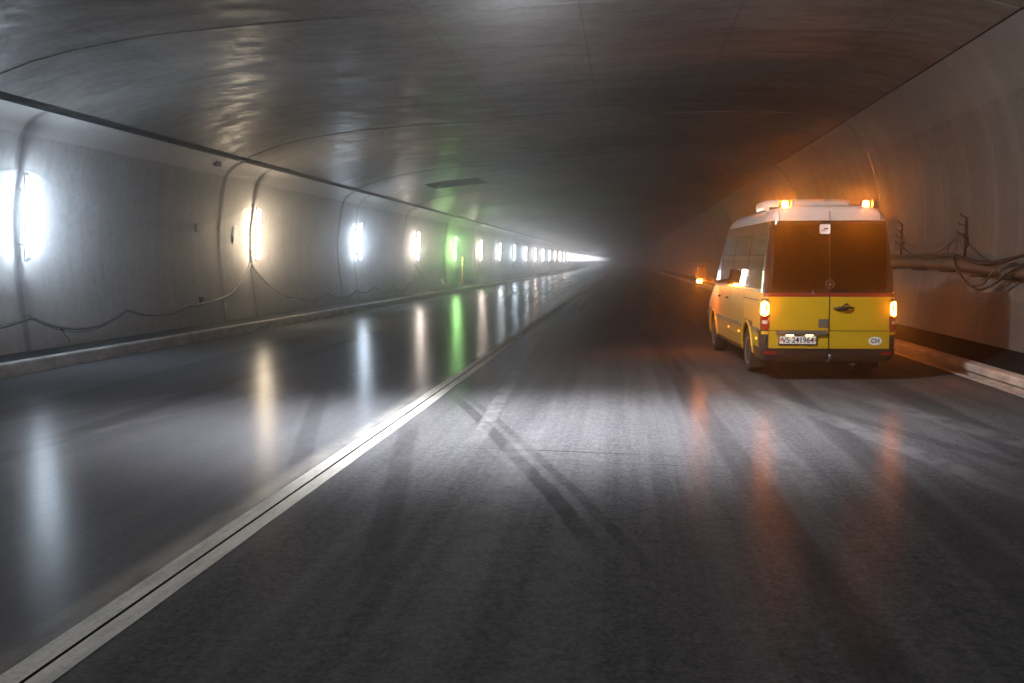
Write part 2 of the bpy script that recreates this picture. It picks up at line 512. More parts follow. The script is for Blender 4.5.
# ------------------------------------------------------------------ wall lamps
TC = {'cold': (.70, .84, 1.0), 'warm': (1.0, .80, .56), 'pink': (1.0, .84, .74), 'green': (.46, 1.0, .32), 'white': (.86, .93, 1.0)}
for k, c in TC.items():
    M['tube_' + k] = mat('lit_tube_' + k, (.9, .9, .9), .3, emit=c, strength=70)
    M['tube_' + k].cycles.emission_sampling = 'NONE'
seq = ['cold', 'warm', 'cold', 'pink', 'green', 'pink', 'white', 'cold', 'white', 'pink', 'white', 'cold', 'warm', 'white', 'pink', 'white']
ordn = ['first', 'second', 'third', 'fourth', 'fifth', 'sixth', 'seventh', 'eighth', 'ninth', 'tenth', 'eleventh', 'twelfth', 'thirteenth', 'fourteenth', 'fifteenth', 'sixteenth', 'seventeenth', 'eighteenth']
desc = {'cold': 'cold bluish white', 'warm': 'warm yellowish', 'pink': 'soft warm white', 'green': 'bright green', 'white': 'neutral white'}

LIGHTS = {}
def lamp_meshes():
    b1 = bmesh.new(); box(b1, (-.16, 0, 0), (.05, .10, 1.62), .012); h = b1
    for z in (-.74, .74): box(h, (-.10, 0, z), (.10, .05, .045), .006)
    for z in (-.5, .5): box(h, (-.25, 0, z), (.13, .04, .05))
    b2 = bmesh.new(); lathe(b2, [(-.71, .012), (-.705, .019), (.705, .019), (.71, .012)], 'Z', 10, (-.055, 0, 0))
    return h, b2
hb, tb = lamp_meshes()
proto_h = bpy.data.meshes.new('housing'); bmesh.ops.recalc_face_normals(hb, faces=hb.faces[:]); hb.to_mesh(proto_h); hb.free(); proto_h.materials.append(M['lamp_body'])
tube_me = {}
for k in TC:
    me = bpy.data.meshes.new('tube'); bmesh.ops.recalc_face_normals(tb, faces=tb.faces[:]); tb.to_mesh(me); me.materials.append(M['tube_' + k])
    for p in me.polygons: p.use_smooth = True
    tube_me[k] = me
tb.free()
ylast = Y1 - 12
i = -3
while LAMP0 + i * LPITCH < ylast:
    y = LAMP0 + i * LPITCH
    kind = seq[i] if 0 <= i < len(seq) else ['white', 'cold', 'white', 'pink'][i % 4]
    root = empty('wall_lamp', (-10.74, y, 2.54))
    root.rotation_euler = (0, R(2.5), 0)
    if 0 <= i < 5:
        lab = {0: 'cold white tube lamp on the left wall, nearest one at the photo edge', 1: 'warm yellowish tube lamp above the peak of the drooping cable',
               2: 'cold bluish tube lamp just beyond the warm one over the cable', 3: 'soft warm tube lamp right before the green one',
               4: 'the only green glowing tube lamp on the wall'}[i]
    elif 5 <= i < 18:
        lab = '%s tube lamp on the left wall, %s along the row' % (desc[kind], ordn[i])
    elif i < 0:
        lab = 'tube lamp on the left wall before the nearest visible one, outside the picture'
    else:
        lab = 'distant tube lamp merging into the bright row on the left wall'
    tag(root, lab, 'wall lamp', 'tube lamps in a row along the left wall')
    h = bpy.data.objects.new('lamp_housing', proto_h); COL.objects.link(h); h.parent = root
    tt = bpy.data.objects.new('lamp_tube', tube_me[kind]); COL.objects.link(tt); tt.parent = root
    if y < 420:
        # the light of the tube itself: three slim emitters round it
        for a in (0, 102, 258):
            if (kind, a) not in LIGHTS:
                L_ = bpy.data.lights.new('tube_light', 'AREA'); L_.shape = 'RECTANGLE'; L_.size = 1.40; L_.size_y = .042
                L_.color = TC[kind]; L_.energy = (1.25 if a == 0 else .30) * TUBE * math.pi * 1.40 * .042 * (1.5 if kind == 'green' else 1.)
                LIGHTS[(kind, a)] = L_
            lo = bpy.data.objects.new('tube_light', LIGHTS[(kind, a)]); COL.objects.link(lo); lo.parent = root
            d_ = Vector((math.cos(R(a)), math.sin(R(a)), 0))
            lo.location = Vector((-.055, 0, 0)) + d_ * .024
            # local X along the tube, local -Z outwards
            zx = -d_; xx_ = Vector((0, 0, 1)); yx = zx.cross(xx_)
            lo.rotation_euler = Matrix((xx_, yx, zx)).transposed().to_euler()
    i += 1

# ------------------------------------------------------------------ work light under the ceiling (lights the band across the road)
root = empty('unseen_floodlight', (-1.2, 10.25, 5.30))
tag(root, 'floodlight hung under the ceiling above the bright band on the road', 'floodlight')
bm = bmesh.new(); box(bm, (0, 0, -.05), (.5, .22, .12), .02)
for s in (-1, 1): box(bm, (s * .2, 0, .08), (.03, .05, .2))
link('housing', bm, M['lamp_body'], root)
bm = bmesh.new(); box(bm, (0, 0, -.118), (.42, .16, .012), .003)
link('lens', bm, mat('floodlight_lens_lit', (.9, .9, .9), .2, emit=(.85, .9, 1), strength=20), root)
ld = bpy.data.lights.new('floodlight_beam', 'SPOT'); ld.energy = 6600; ld.color = (.90, .92, 1.0)
ld.spot_size = R(112); ld.spot_blend = 1.0; ld.shadow_soft_size = .35
lo_ = bpy.data.objects.new('floodlight_beam', ld); COL.objects.link(lo_); lo_.parent = root
lo_.location = (0, 0, -.2); lo_.scale = (1, .52, 1)

ld = bpy.data.lights.new('added_fill_light', 'AREA'); ld.energy = 230; ld.color = (.95, .96, 1.0); ld.shape = 'RECTANGLE'; ld.size = .42; ld.size_y = .16  # broad fill added to this fixture to lift the dark foreground
lo_ = bpy.data.objects.new('added_fill_light', ld); COL.objects.link(lo_); lo_.parent = root; lo_.location = (0, 0, -.13)
root = empty('unseen_floodlight', (.3, -1.5, 5.36))  # invented fixture: unseen fill lamp that brightens the near road
tag(root, 'added fill lamp under the ceiling just behind the viewpoint', 'floodlight')
bm = bmesh.new(); box(bm, (0, 0, -.05), (.5, .22, .12), .02); box(bm, (0, 0, .08), (.03, .05, .2))
link('housing', bm, M['lamp_body'], root)
bm = bmesh.new(); box(bm, (0, 0, -.118), (.42, .16, .012), .003)
link('lens', bm, bpy.data.materials['floodlight_lens_lit'], root)
ld = bpy.data.lights.new('added_fill_light', 'AREA'); ld.energy = 95; ld.color = (.95, .96, 1.0); ld.shape = 'RECTANGLE'; ld.size = .42; ld.size_y = .16
lo_ = bpy.data.objects.new('added_fill_light', ld); COL.objects.link(lo_); lo_.parent = root; lo_.location = (0, 0, -.13)

root = empty('unseen_floodlight', (-1.75, 10.05, 5.33))
tag(root, 'floodlight head under the ceiling turned towards the back of the van', 'floodlight')
root.rotation_euler = (0, 0, math.atan2(5.0, 4.7) - math.pi / 2)
bm = bmesh.new(); box(bm, (0, 0, -.14), (.36, .14, .24), .02, Matrix.Rotation(R(-35), 3, 'X')); box(bm, (0, 0, .08), (.04, .04, .26))
link('housing', bm, M['lamp_body'], root)
bm = bmesh.new(); box(bm, (0, .068, -.185), (.30, .012, .18), .003, Matrix.Rotation(R(-35), 3, 'X'))
link('lens', bm, bpy.data.materials['floodlight_lens_lit'], root)
ld = bpy.data.lights.new('floodlight_beam', 'SPOT'); ld.energy = 1300; ld.color = (1.0, .93, .86)
ld.spot_size = R(95); ld.spot_blend = .9; ld.shadow_soft_size = .07
lo_ = bpy.data.objects.new('floodlight_beam', ld); COL.objects.link(lo_); lo_.parent = root
lo_.location = (0, .12, -.26); lo_.rotation_euler = (R(62), 0, 0)

# ------------------------------------------------------------------ cables on the left wall
def wl_x(z):
    for (x0, z0), (x1, z1) in zip(WL, WL[1:]):
        if z0 <= z <= z1: return x0 + (x1 - x0) * (z - z0) / (z1 - z0)
    return -10.9
def wr_x(z):
    for (x0, z0), (x1, z1) in zip(WR, WR[1:]):
        if z0 <= z <= z1: return x0 + (x1 - x0) * (z - z0) / (z1 - z0)
    return 6.2
def sagging(hooks, sag):
    pts = []
    for (ya, za), (yb, zb), s in zip(hooks, hooks[1:], sag):
        n = 8
        for k in range(n):
            u = k / n
            pts.append((ya + (yb - ya) * u, za + (zb - za) * u - s * 4 * u * (1 - u)))
    pts.append(hooks[-1]); return pts
hooks = [(5.6, 1.65), (8.2, .62), (10.9, .66), (13.6, .6), (16.58, .70), (20.03, .67), (22.95, .64), (24.93, .72), (27.45, 1.66), (31.0, .52), (34.3, .60), (38.3, .56), (41.1, .62), (44.56, .58)]
sag = [.35, .14, .2, .1, .30, .17, .04, .22, .30, .17, .25, .18, .25]
yy = 44.56; rnd = random.Random(11)
while yy < 150:
    yy += rnd.uniform(2.6, 4.0); near = min(range(-3, 60), key=lambda k: abs(LAMP0 + k * LPITCH - yy))
    if near % 2 and abs(LAMP0 + near * LPITCH - yy) < 1.8: yy = LAMP0 + near * LPITCH; hooks.append((yy, 1.6))
    else: hooks.append((yy, .58 + rnd.uniform(-.08, .1)))
    sag.append(rnd.uniform(.15, .32))
P = sagging(hooks, sag)
bm = bmesh.new(); tube(bm, [(wl_x(z) + .06, y, z) for y, z in P], .028, 8)
root = empty('supply_cable', (-10.9, 5.6, .6))
tag(root, 'dark supply cable drooping between hooks low along the left wall', 'cable')
def under(o, r):
    o.parent = r; o.matrix_parent_inverse = Matrix.Translation(r.location).inverted() if not r.rotation_euler.z else r.matrix_basis.inverted()
    return o
def link_w(name, bm, m, root, **k):
    return under(link(name, bm, m, None, **k), root)
link_w('cable', bm, M['cable_dusty'], root, smooth=True)
# second thinner line running with it
P2 = [(y, z + .05 * math.sin(y * 1.3) - .02) for y, z in P if y < 60]
bm = bmesh.new(); tube(bm, [(wl_x(z) + .045, y, max(z, .2)) for y, z in P2], .011, 6)
link_w('thin_cable', bm, M['cable_grey'], root, smooth=True)
for y, z in hooks[:14]:
    bm = bmesh.new(); tube(bm, [(wl_x(z) - .01, y, z + .05), (wl_x(z) + .07, y, z + .03), (wl_x(z) + .10, y, z + .0), (wl_x(z) + .08, y, z - .035), (wl_x(z) + .05, y, z - .03)], .007, 6)
    link_w('hook', bm, M['steel'], root, smooth=True)
bm = bmesh.new()
tube(bm, [(-10.9, 17.55, .44), (-10.86, 17.5, .38), (-10.87, 17.6, .30), (-10.84, 17.68, .2), (-10.86, 17.72, .12)], .009, 6)
box(bm, (-10.86, 17.5, .42), (.05, .10, .05), .01)
link_w('cable_end', bm, M['cable'], root)

# thin wire between the lamp tops
root = empty('lamp_wire', (-11.0, 16.07, 3.3)); tag(root, 'thin pale wire sagging between the lamp tops on the left wall', 'wire')
Wp = catmull([(5.5, 3.35), (8.0, 2.9), (11.0, 2.65), (14.0, 2.9), (16.5, 3.40), (17.9, 3.16), (19.33, 2.87), (21.24, 2.66), (24.03, 2.66), (25.76, 2.94), (27.57, 3.33), (30, 2.95), (33, 2.7), (36, 2.95), (38.7, 3.35)], 6)
bm = bmesh.new(); tube(bm, [(wl_x(p.y) + .02, p.x, p.y) for p in [Vector((a.x, a.y)) for a in [Vector((q[0], q[1], 0)) for q in Wp]]], .007, 5) if False else tube(bm, [(wl_x(q[1]) + .02, q[0], q[1]) for q in Wp], .007, 5)
link_w('wire', bm, M['cable_light'], root, smooth=True)

# small boxes on the left wall
def wall_box(y, z, sy, sz, label, m='cable_grey', dx=.05, cat='junction box'):
    root = empty('junction_box', (wl_x(z), y, z)); tag(root, label, cat)
    bm = bmesh.new(); box(bm, (dx / 2, 0, 0), (dx, sy, sz), .008); link('box_body', bm, M[m], root)
    bm = bmesh.new(); box(bm, (dx + .004, 0, 0), (.012, sy * .86, sz * .86), .004)
    for a in (-1, 1):
        for b in (-1, 1): box(bm, (dx + .012, a * sy * .36, b * sz * .36), (.006, .012, .012))
    link('box_lid', bm, M['cable_light'] if m != 'recess' else M[m], root)
wall_box(24.03, 2.61, .26, .22, 'small grey junction box halfway up the left wall where the thin wire dips')
wall_box(26.5, 2.5, .34, .5, 'flat pale access plate on the wall just before the warm lamp', 'lamp_body', .02, 'access plate')
root = empty('ceiling_bracket', (-10.62, 24.3, 4.30)); root.rotation_euler = (0, R(40), 0)
tag(root, 'small dark bracket on the light concrete strip above the cable peak', 'bracket')
bm = bmesh.new(); box(bm, (.03, 0, 0), (.08, .30, .13), .01); link('bracket_plate', bm, M['recess'], root)
bm = bmesh.new(); tube(bm, [(.06, -.08, 0), (.13, -.08, .01)], .012, 6); link('bolt', bm, M['steel'], root)
bm = bmesh.new(); tube(bm, [(.06, .08, 0), (.13, .08, .01)], .012, 6); link('bolt', bm, M['steel'], root)
root = empty('cable_clamp', (-10.95, 23.8, .74)); tag(root, 'small rusty clamp on the left wall above the cable before the peak', 'clamp')
bm = bmesh.new(); box(bm, (.03, 0, 0), (.06, .05, .14), .006); box(bm, (.05, .10, .03), (.05, .03, .10), .004); box(bm, (.05, -.10, .05), (.04, .03, .07), .004)
link('clamp_body', bm, M['rust'], root)

# orange marker on the kerb beyond the green lamp
root = empty('marker_post', (-10.45, 61.6, .085)); tag(root, 'slim orange marker post by the wall just past the green lamp', 'marker post')
bm = bmesh.new(); lathe(bm, [(0, .16), (.05, .16), (.08, .07), (.1, .05)], 'Z', 16); link('post_foot', bm, M['cap_black'], root)
bm = bmesh.new(); lathe(bm, [(.08, .05), (1.9, .05), (1.93, .03)], 'Z', 14); pp = link('post', bm, M['orange'], root, smooth=True)
bm = bmesh.new()
lathe(bm, [(1.4, .052), (1.52, .052)], 'Z', 14); link('reflective_band', bm, M['plate'], pp); bm = bmesh.new(); lathe(bm, [(1.65, .052), (1.77, .052)], 'Z', 14)
link('reflective_band', bm, M['plate'], pp)

# ------------------------------------------------------------------ right wall: duct, cable pegs and hanging cables
root = empty('cable_duct', (6.3, 10, 1.7)); tag(root, 'thick grey cable duct running along the right wall beside the van', 'duct')
dz = [(-10, 1.60), (4, 1.58), (12, 1.57), (15.0, 1.56), (16.3, 1.59), (17.5, 1.62), (19.2, 1.69), (21, 1.71), (23.3, 1.72), (30, 1.70), (45, 1.72), (70, 1.70), (120, 1.70)]
bm = bmesh.new(); pts = catmull([(wr_x(z) - .13, y, z) for y, z in dz], 5)
tube(bm, pts, .125, 14); link_w('duct_pipe', bm, M['duct'], root, smooth=True)
for y, z in dz[1:9]:
    bm = bmesh.new(); x = wr_x(z)
    box(bm, (x - .14, y + .4, z - .14), (.30, .04, .03), .004); box(bm, (x - .01, y + .4, z - .05), (.02, .06, .26), .003)
    link_w('duct_bracket', bm, M['rust'], root)
bm = bmesh.new(); tube(bm, [(wr_x(1.6) - .13, 16.45, 1.592), (wr_x(1.6) - .13, 16.85, 1.602)], .14, 16)
link_w('duct_sleeve', bm, M['plastic2'], root, smooth=True)

def cable_run(name, label, pts, r, m='cable', cat='cable'):
    bm = bmesh.new(); tube(bm, catmull([(wr_x(z) - off, y, z) for y, z, off in pts], 7), r, 8)
    o = link(name, bm, M[m], smooth=True); tag(o, label, cat)
cable_run('hanging_cable', 'heavy cable lying on the duct and rising to the right photo edge', [(24, 1.86, .13), (21.5, 1.87, .14), (20.3, 1.84, .2), (19.2, 1.86, .2), (18.4, 1.79, .24), (17.6, 1.72, .29), (16.9, 1.72, .3), (16.3, 1.78, .26), (15.4, 1.92, .2), (13.5, 2.2, .15), (12, 2.4, .1)], .032)
cable_run('hanging_cable', 'cable looping lowest beneath the duct at the right photo edge', [(18.9, 1.84, .28), (18.6, 1.62, .30), (18.1, 1.42, .30), (17.6, 1.29, .30), (17.2, 1.27, .30), (16.7, 1.36, .30), (16.3, 1.50, .31), (15.8, 1.66, .31), (15.0, 1.85, .28), (13.6, 2.15, .2)], .020)
cable_run('hanging_cable', 'thin cable of the loop crossing the duct at the right edge', [(18.0, 1.34, .31), (17.6, 1.33, .32), (17.1, 1.36, .33), (16.8, 1.52, .34), (16.4, 1.66, .34), (16.0, 1.74, .32), (15.2, 1.82, .28), (14, 1.9, .25)], .014, 'cable_grey')

def peg(y, zt, label):
    root = empty('cable_hanger', (wr_x(2.3), y, 1.85)); tag(root, label, 'cable hanger', 'steel cable hangers on the right wall')
    H = zt - 1.85
    bm = bmesh.new()
    tube(bm, [(-.05, 0, -.02), (-.05, 0, H)], .022, 8)
    tube(bm, [(-.05, 0, H), (-.07, .18, H + .05), (-.05, .34, H + .10)], .014, 6)
    tube(bm, [(-.02, 0, H * .55), (-.18, .02, H * .55 + .02), (-.20, .02, H * .55 + .08)], .011, 6)
    tube(bm, [(-.02, 0, H * .8), (-.16, .02, H * .8 + .02), (-.18, .02, H * .8 + .07)], .011, 6)
    link('hanger_rod', bm, M['rust'], root, smooth=True)
    bm = bmesh.new(); box(bm, (-.015, 0, H * .35), (.03, .14, .2), .005); link('hanger_plate', bm, M['rust'], root)
peg(19.1, 2.56, 'rusty cable hanger on the right wall, farther right of the two beside the van')
peg(23.35, 2.60, 'rusty cable hanger on the right wall close beside the van roofline')
peg(28.0, 2.60, 'rusty cable hanger on the right wall hidden behind the van')
for k, (pts, r, lab) in enumerate((
    ([(19.1, 2.35, .18), (19.7, 2.25, .12), (20.6, 2.08, .10), (21.6, 2.02, .10), (22.6, 2.15, .12), (23.35, 2.35, .18)], .010, 'thin upper cable swagged between the two hangers'),
    ([(19.1, 2.2, .18), (19.4, 2.18, .12), (20.2, 1.98, .10), (21.0, 1.88, .10), (22.2, 1.90, .10), (23.35, 2.2, .18)], .016, 'thick dark cable swagged between the two hangers'),
    ([(19.1, 2.22, .19), (19.5, 2.15, .12), (20.5, 1.93, .12), (21.8, 1.93, .10), (23.3, 2.22, .18)], .009, 'thin cable running right under the thick swag between the hangers'),
    ([(19.1, 2.3, .18), (18.9, 2.15, .1), (18.6, 2.02, .1), (18.1, 1.85, .1), (17.7, 1.80, .14)], .009, 'thin cable slanting down from the right hanger to the duct'),
    ([(19.1, 2.2, .18), (19.0, 2.0, .12), (18.8, 1.9, .15), (18.7, 1.82, .2)], .012, 'short cable dropping straight from the right hanger'),
    ([(19.15, 2.2, .18), (19.25, 2.0, .14), (19.5, 1.9, .12), (19.8, 1.93, .12), (19.7, 2.05, .12), (19.3, 2.2, .14)], .008, 'small loose cable loop beside the right hanger'),
    ([(23.35, 2.4, .18), (23.2, 2.2, .1), (23.6, 1.98, .12), (24.4, 1.95, .12), (25.5, 2.05, .12), (28, 2.35, .18)], .013, 'dark cable going from the hanger by the roofline behind the van'),
    ([(23.35, 2.5, .18), (22.9, 2.25, .1), (23.0, 2.05, .12), (23.5, 2.05, .12), (23.6, 2.25, .12)], .008, 'little cable coil on the hanger by the van roofline'))):
    cable_run('draped_cable', lab + ' on the right wall', pts, r, 'cable' if k % 2 else 'cable_grey')

# ------------------------------------------------------------------ the van
VAN = empty('minibus', (2.945, 14.32, .004), R(3.0))
VAN.scale = (1, 1, .988)
tag(VAN, 'yellow minibus van with white roof, dark windows and amber flashing lights on the right lane', 'van')
LEN = 5.91
RX0, RX1, WR_ = 1.25, 4.90, .345      # axles, wheel radius
# z, half width, rear y, front y, rear corner r, front corner r
RG = [(.30, .935, .06, 5.82, .10, .30), (.36, .965, .02, 5.88, .10, .32), (.48, .985, .0, 5.91, .11, .34), (.75, .993, .0, 5.91, .11, .36),
      (.92, .995, .0, 5.86, .11, .38), (1.02, .995, .002, 5.72, .11, .40), (1.14, .990, .006, 5.47, .11, .38), (1.22, .984, .01, 5.27, .11, .35), (1.30, .978, .015, 5.12, .11, .34),
      (1.60, .948, .036, 4.93, .11, .33), (1.90, .913, .060, 4.74, .11, .32), (2.15, .878, .082, 4.56, .11, .31), (2.25, .862, .092, 4.47, .11, .31), (2.36, .842, .104, 4.36, .11, .31),
      (2.45, .815, .118, 4.18, .12, .33), (2.52, .77, .145, 3.95, .15, .38), (2.565, .69, .20, 3.65, .20, .45), (2.59, .55, .32, 3.25, .25, .45), (2.60, .30, .60, 2.6, .2, .25)]
RG = [(g[0], g[1] * .965) + g[2:] for g in RG]
def ring_at(z):
    if z <= RG[0][0]: return RG[0][1:]
    for a, b in zip(RG, RG[1:]):
        if a[0] <= z <= b[0]:
            u = (z - a[0]) / (b[0] - a[0]); return tuple(a[k] + (b[k] - a[k]) * u for k in range(1, 6))
    return RG[-1][1:]
def P_t(z, t, s=-1):
    """point and outward normal on the body outline; s=-1 left side"""
    wd, r, f, cr, cf = ring_at(z)
    if t <= 1: x, y, nx, ny = t * (wd - cr), r, 0, -1
    elif t <= 2:
        a = (t - 1) * math.pi / 2; x, y, nx, ny = wd - cr + cr * math.sin(a), r + cr - cr * math.cos(a), math.sin(a), -math.cos(a)
    elif t <= 3: x, y, nx, ny = wd, r + cr + (t - 2) * (f - cf - r - cr), 1, 0
    elif t <= 4:
        a = (t - 3) * math.pi / 2; x, y, nx, ny = wd - cf + cf * math.cos(a), f - cf + cf * math.sin(a), math.cos(a), math.sin(a)
    else: x, y, nx, ny = (wd - cf) * (5 - t), f, 0, 1
    return Vector((s * x, y, z)), Vector((s * nx, ny, 0))
def t_of_y(z, y):
    wd, r, f, cr, cf = ring_at(z); return max(2., min(3., 2 + (y - r - cr) / (f - cf - r - cr)))
def t_of_x(z, x):
    wd, r, f, cr, cf = ring_at(z)
    if x <= wd - cr: return x / (wd - cr)
    return 1 + math.asin(min(1, (x - wd + cr) / cr)) / (math.pi / 2)
TS = [0, .33, .66, 1] + [1 + k / 6 for k in range(1, 7)] + [2.12, 2.25, 2.4, 2.55, 2.7, 2.85, 3] + [3 + k / 6 for k in range(1, 7)] + [4.33, 4.66, 5]
def loft(zs, cap_top=True, cap_bot=True, off=0.):
    bm = bmesh.new(); rows = []
    for z in zs:
        row = []
        for t in TS:
            p, n = P_t(z, t, -1); row.append(bm.verts.new(p + n * off))
        for t in reversed(TS[1:-1]):
            p, n = P_t(z, t, 1); row.append(bm.verts.new(p + n * off))
        rows.append(row)
    n = len(rows[0])
    for a, b in zip(rows, rows[1:]):
        for k in range(n): bm.faces.new((a[k], a[(k + 1) % n], b[(k + 1) % n], b[k]))
    if cap_bot: bm.faces.new(rows[0])
    if cap_top: bm.faces.new(rows[-1])
    return bm
# lower body with wheel arches cut out
zs = sorted(set([g[0] for g in RG if g[0] <= 1.3] + [.40, .60, .68, .84, 1.08, 1.18, 1.26, 1.30]))
body = link('body', loft(zs), [M['yellow'], M['plastic']], VAN)
cb = bmesh.new()
for ya in (RX0, RX1):
    for s in (-1, 1):
        lathe(cb, [(s * .55, .44), (s * 1.2, .44)], 'X', 48, (0, ya, .36))
cut = link('arch_cutter', cb, M['plastic'], VAN)
md = body.modifiers.new('b', 'BOOLEAN'); md.operation = 'DIFFERENCE'; md.object = cut; md.solver = 'EXACT'
bpy.context.view_layer.update()
ev = body.evaluated_get(bpy.context.evaluated_depsgraph_get())
nm = bpy.data.meshes.new_from_object(ev); body.modifiers.clear(); body.data = nm
nm.materials.clear(); nm.materials.append(M['yellow']); nm.materials.append(M['plastic'])
bpy.data.objects.remove(cut, do_unlink=True)
for p in nm.polygons:
    c = p.center; p.material_index = 0
    for ya in (RX0, RX1):
        d = math.hypot(c.y - ya, c.z - .36)
        if abs(c.x) < .96 and d < .46 and c.z < .9: p.material_index = 1
    if c.z < .305 or (c.z > 1.299 and abs(p.normal.z) > .9): p.material_index = 1
smooth_by_angle(body, 30)

def patch(name, z0, z1, tf0, tf1, off, m, s=-1, nz=8, nt=10, thick=.006, parent=VAN, round_=0., smooth=True):
    """raised panel following the body; tf0/tf1 give t (or functions of z)"""
    f0 = tf0 if callable(tf0) else (lambda z: tf0); f1 = tf1 if callable(tf1) else (lambda z: tf1)
    bm = bmesh.new(); fr, bk = [], []
    for i in range(nz + 1):
        z = z0 + (z1 - z0) * i / nz
        # rounded ends
        rr = 0
        if round_:
            e = min(z - z0, z1 - z)
            if e < round_: rr = round_ - math.sqrt(max(0, round_ ** 2 - (round_ - e) ** 2))
        a, b = f0(z), f1(z)
        pa, _ = P_t(z, a, s); pb, _ = P_t(z, b, s); L = max((pb - pa).length, .01)
        sh = min(.45, rr / L) * (b - a)
        a2, b2 = a + sh, b - sh
        ra, rb = [], []
        for k in range(nt + 1):
            tt = a2 + (b2 - a2) * k / nt
            p, n = P_t(z, tt, s)
            ra.append(bm.verts.new(p + n * off)); rb.append(bm.verts.new(p + n * (off - thick)))
        fr.append(ra); bk.append(rb)
    for i in range(nz):
        for k in range(nt):
            bm.faces.new((fr[i][k], fr[i][k + 1], fr[i + 1][k + 1], fr[i + 1][k]))
            bm.faces.new((bk[i][k], bk[i + 1][k], bk[i + 1][k + 1], bk[i][k + 1]))
        bm.faces.new((fr[i][0], fr[i + 1][0], bk[i + 1][0], bk[i][0])); bm.faces.new((fr[i][nt], bk[i][nt], bk[i + 1][nt], fr[i + 1][nt]))
    for k in range(nt):
        bm.faces.new((fr[0][k], bk[0][k], bk[0][k + 1], fr[0][k + 1])); bm.faces.new((fr[nz][k], fr[nz][k + 1], bk[nz][k + 1], bk[nz][k]))
    o = link(name, bm, M[m] if isinstance(m, str) else m, parent)
    if smooth: smooth_by_angle(o, 40)
    return o
ty = lambda y: (lambda z: t_of_y(z, y))
tx = lambda x: (lambda z: t_of_x(z, x))

# roof
zs = [2.36, 2.40, 2.45, 2.485, 2.52, 2.545, 2.565, 2.58, 2.59, 2.60]
roof = link('roof', loft(zs), M['white'], VAN); smooth_by_angle(roof, 50)
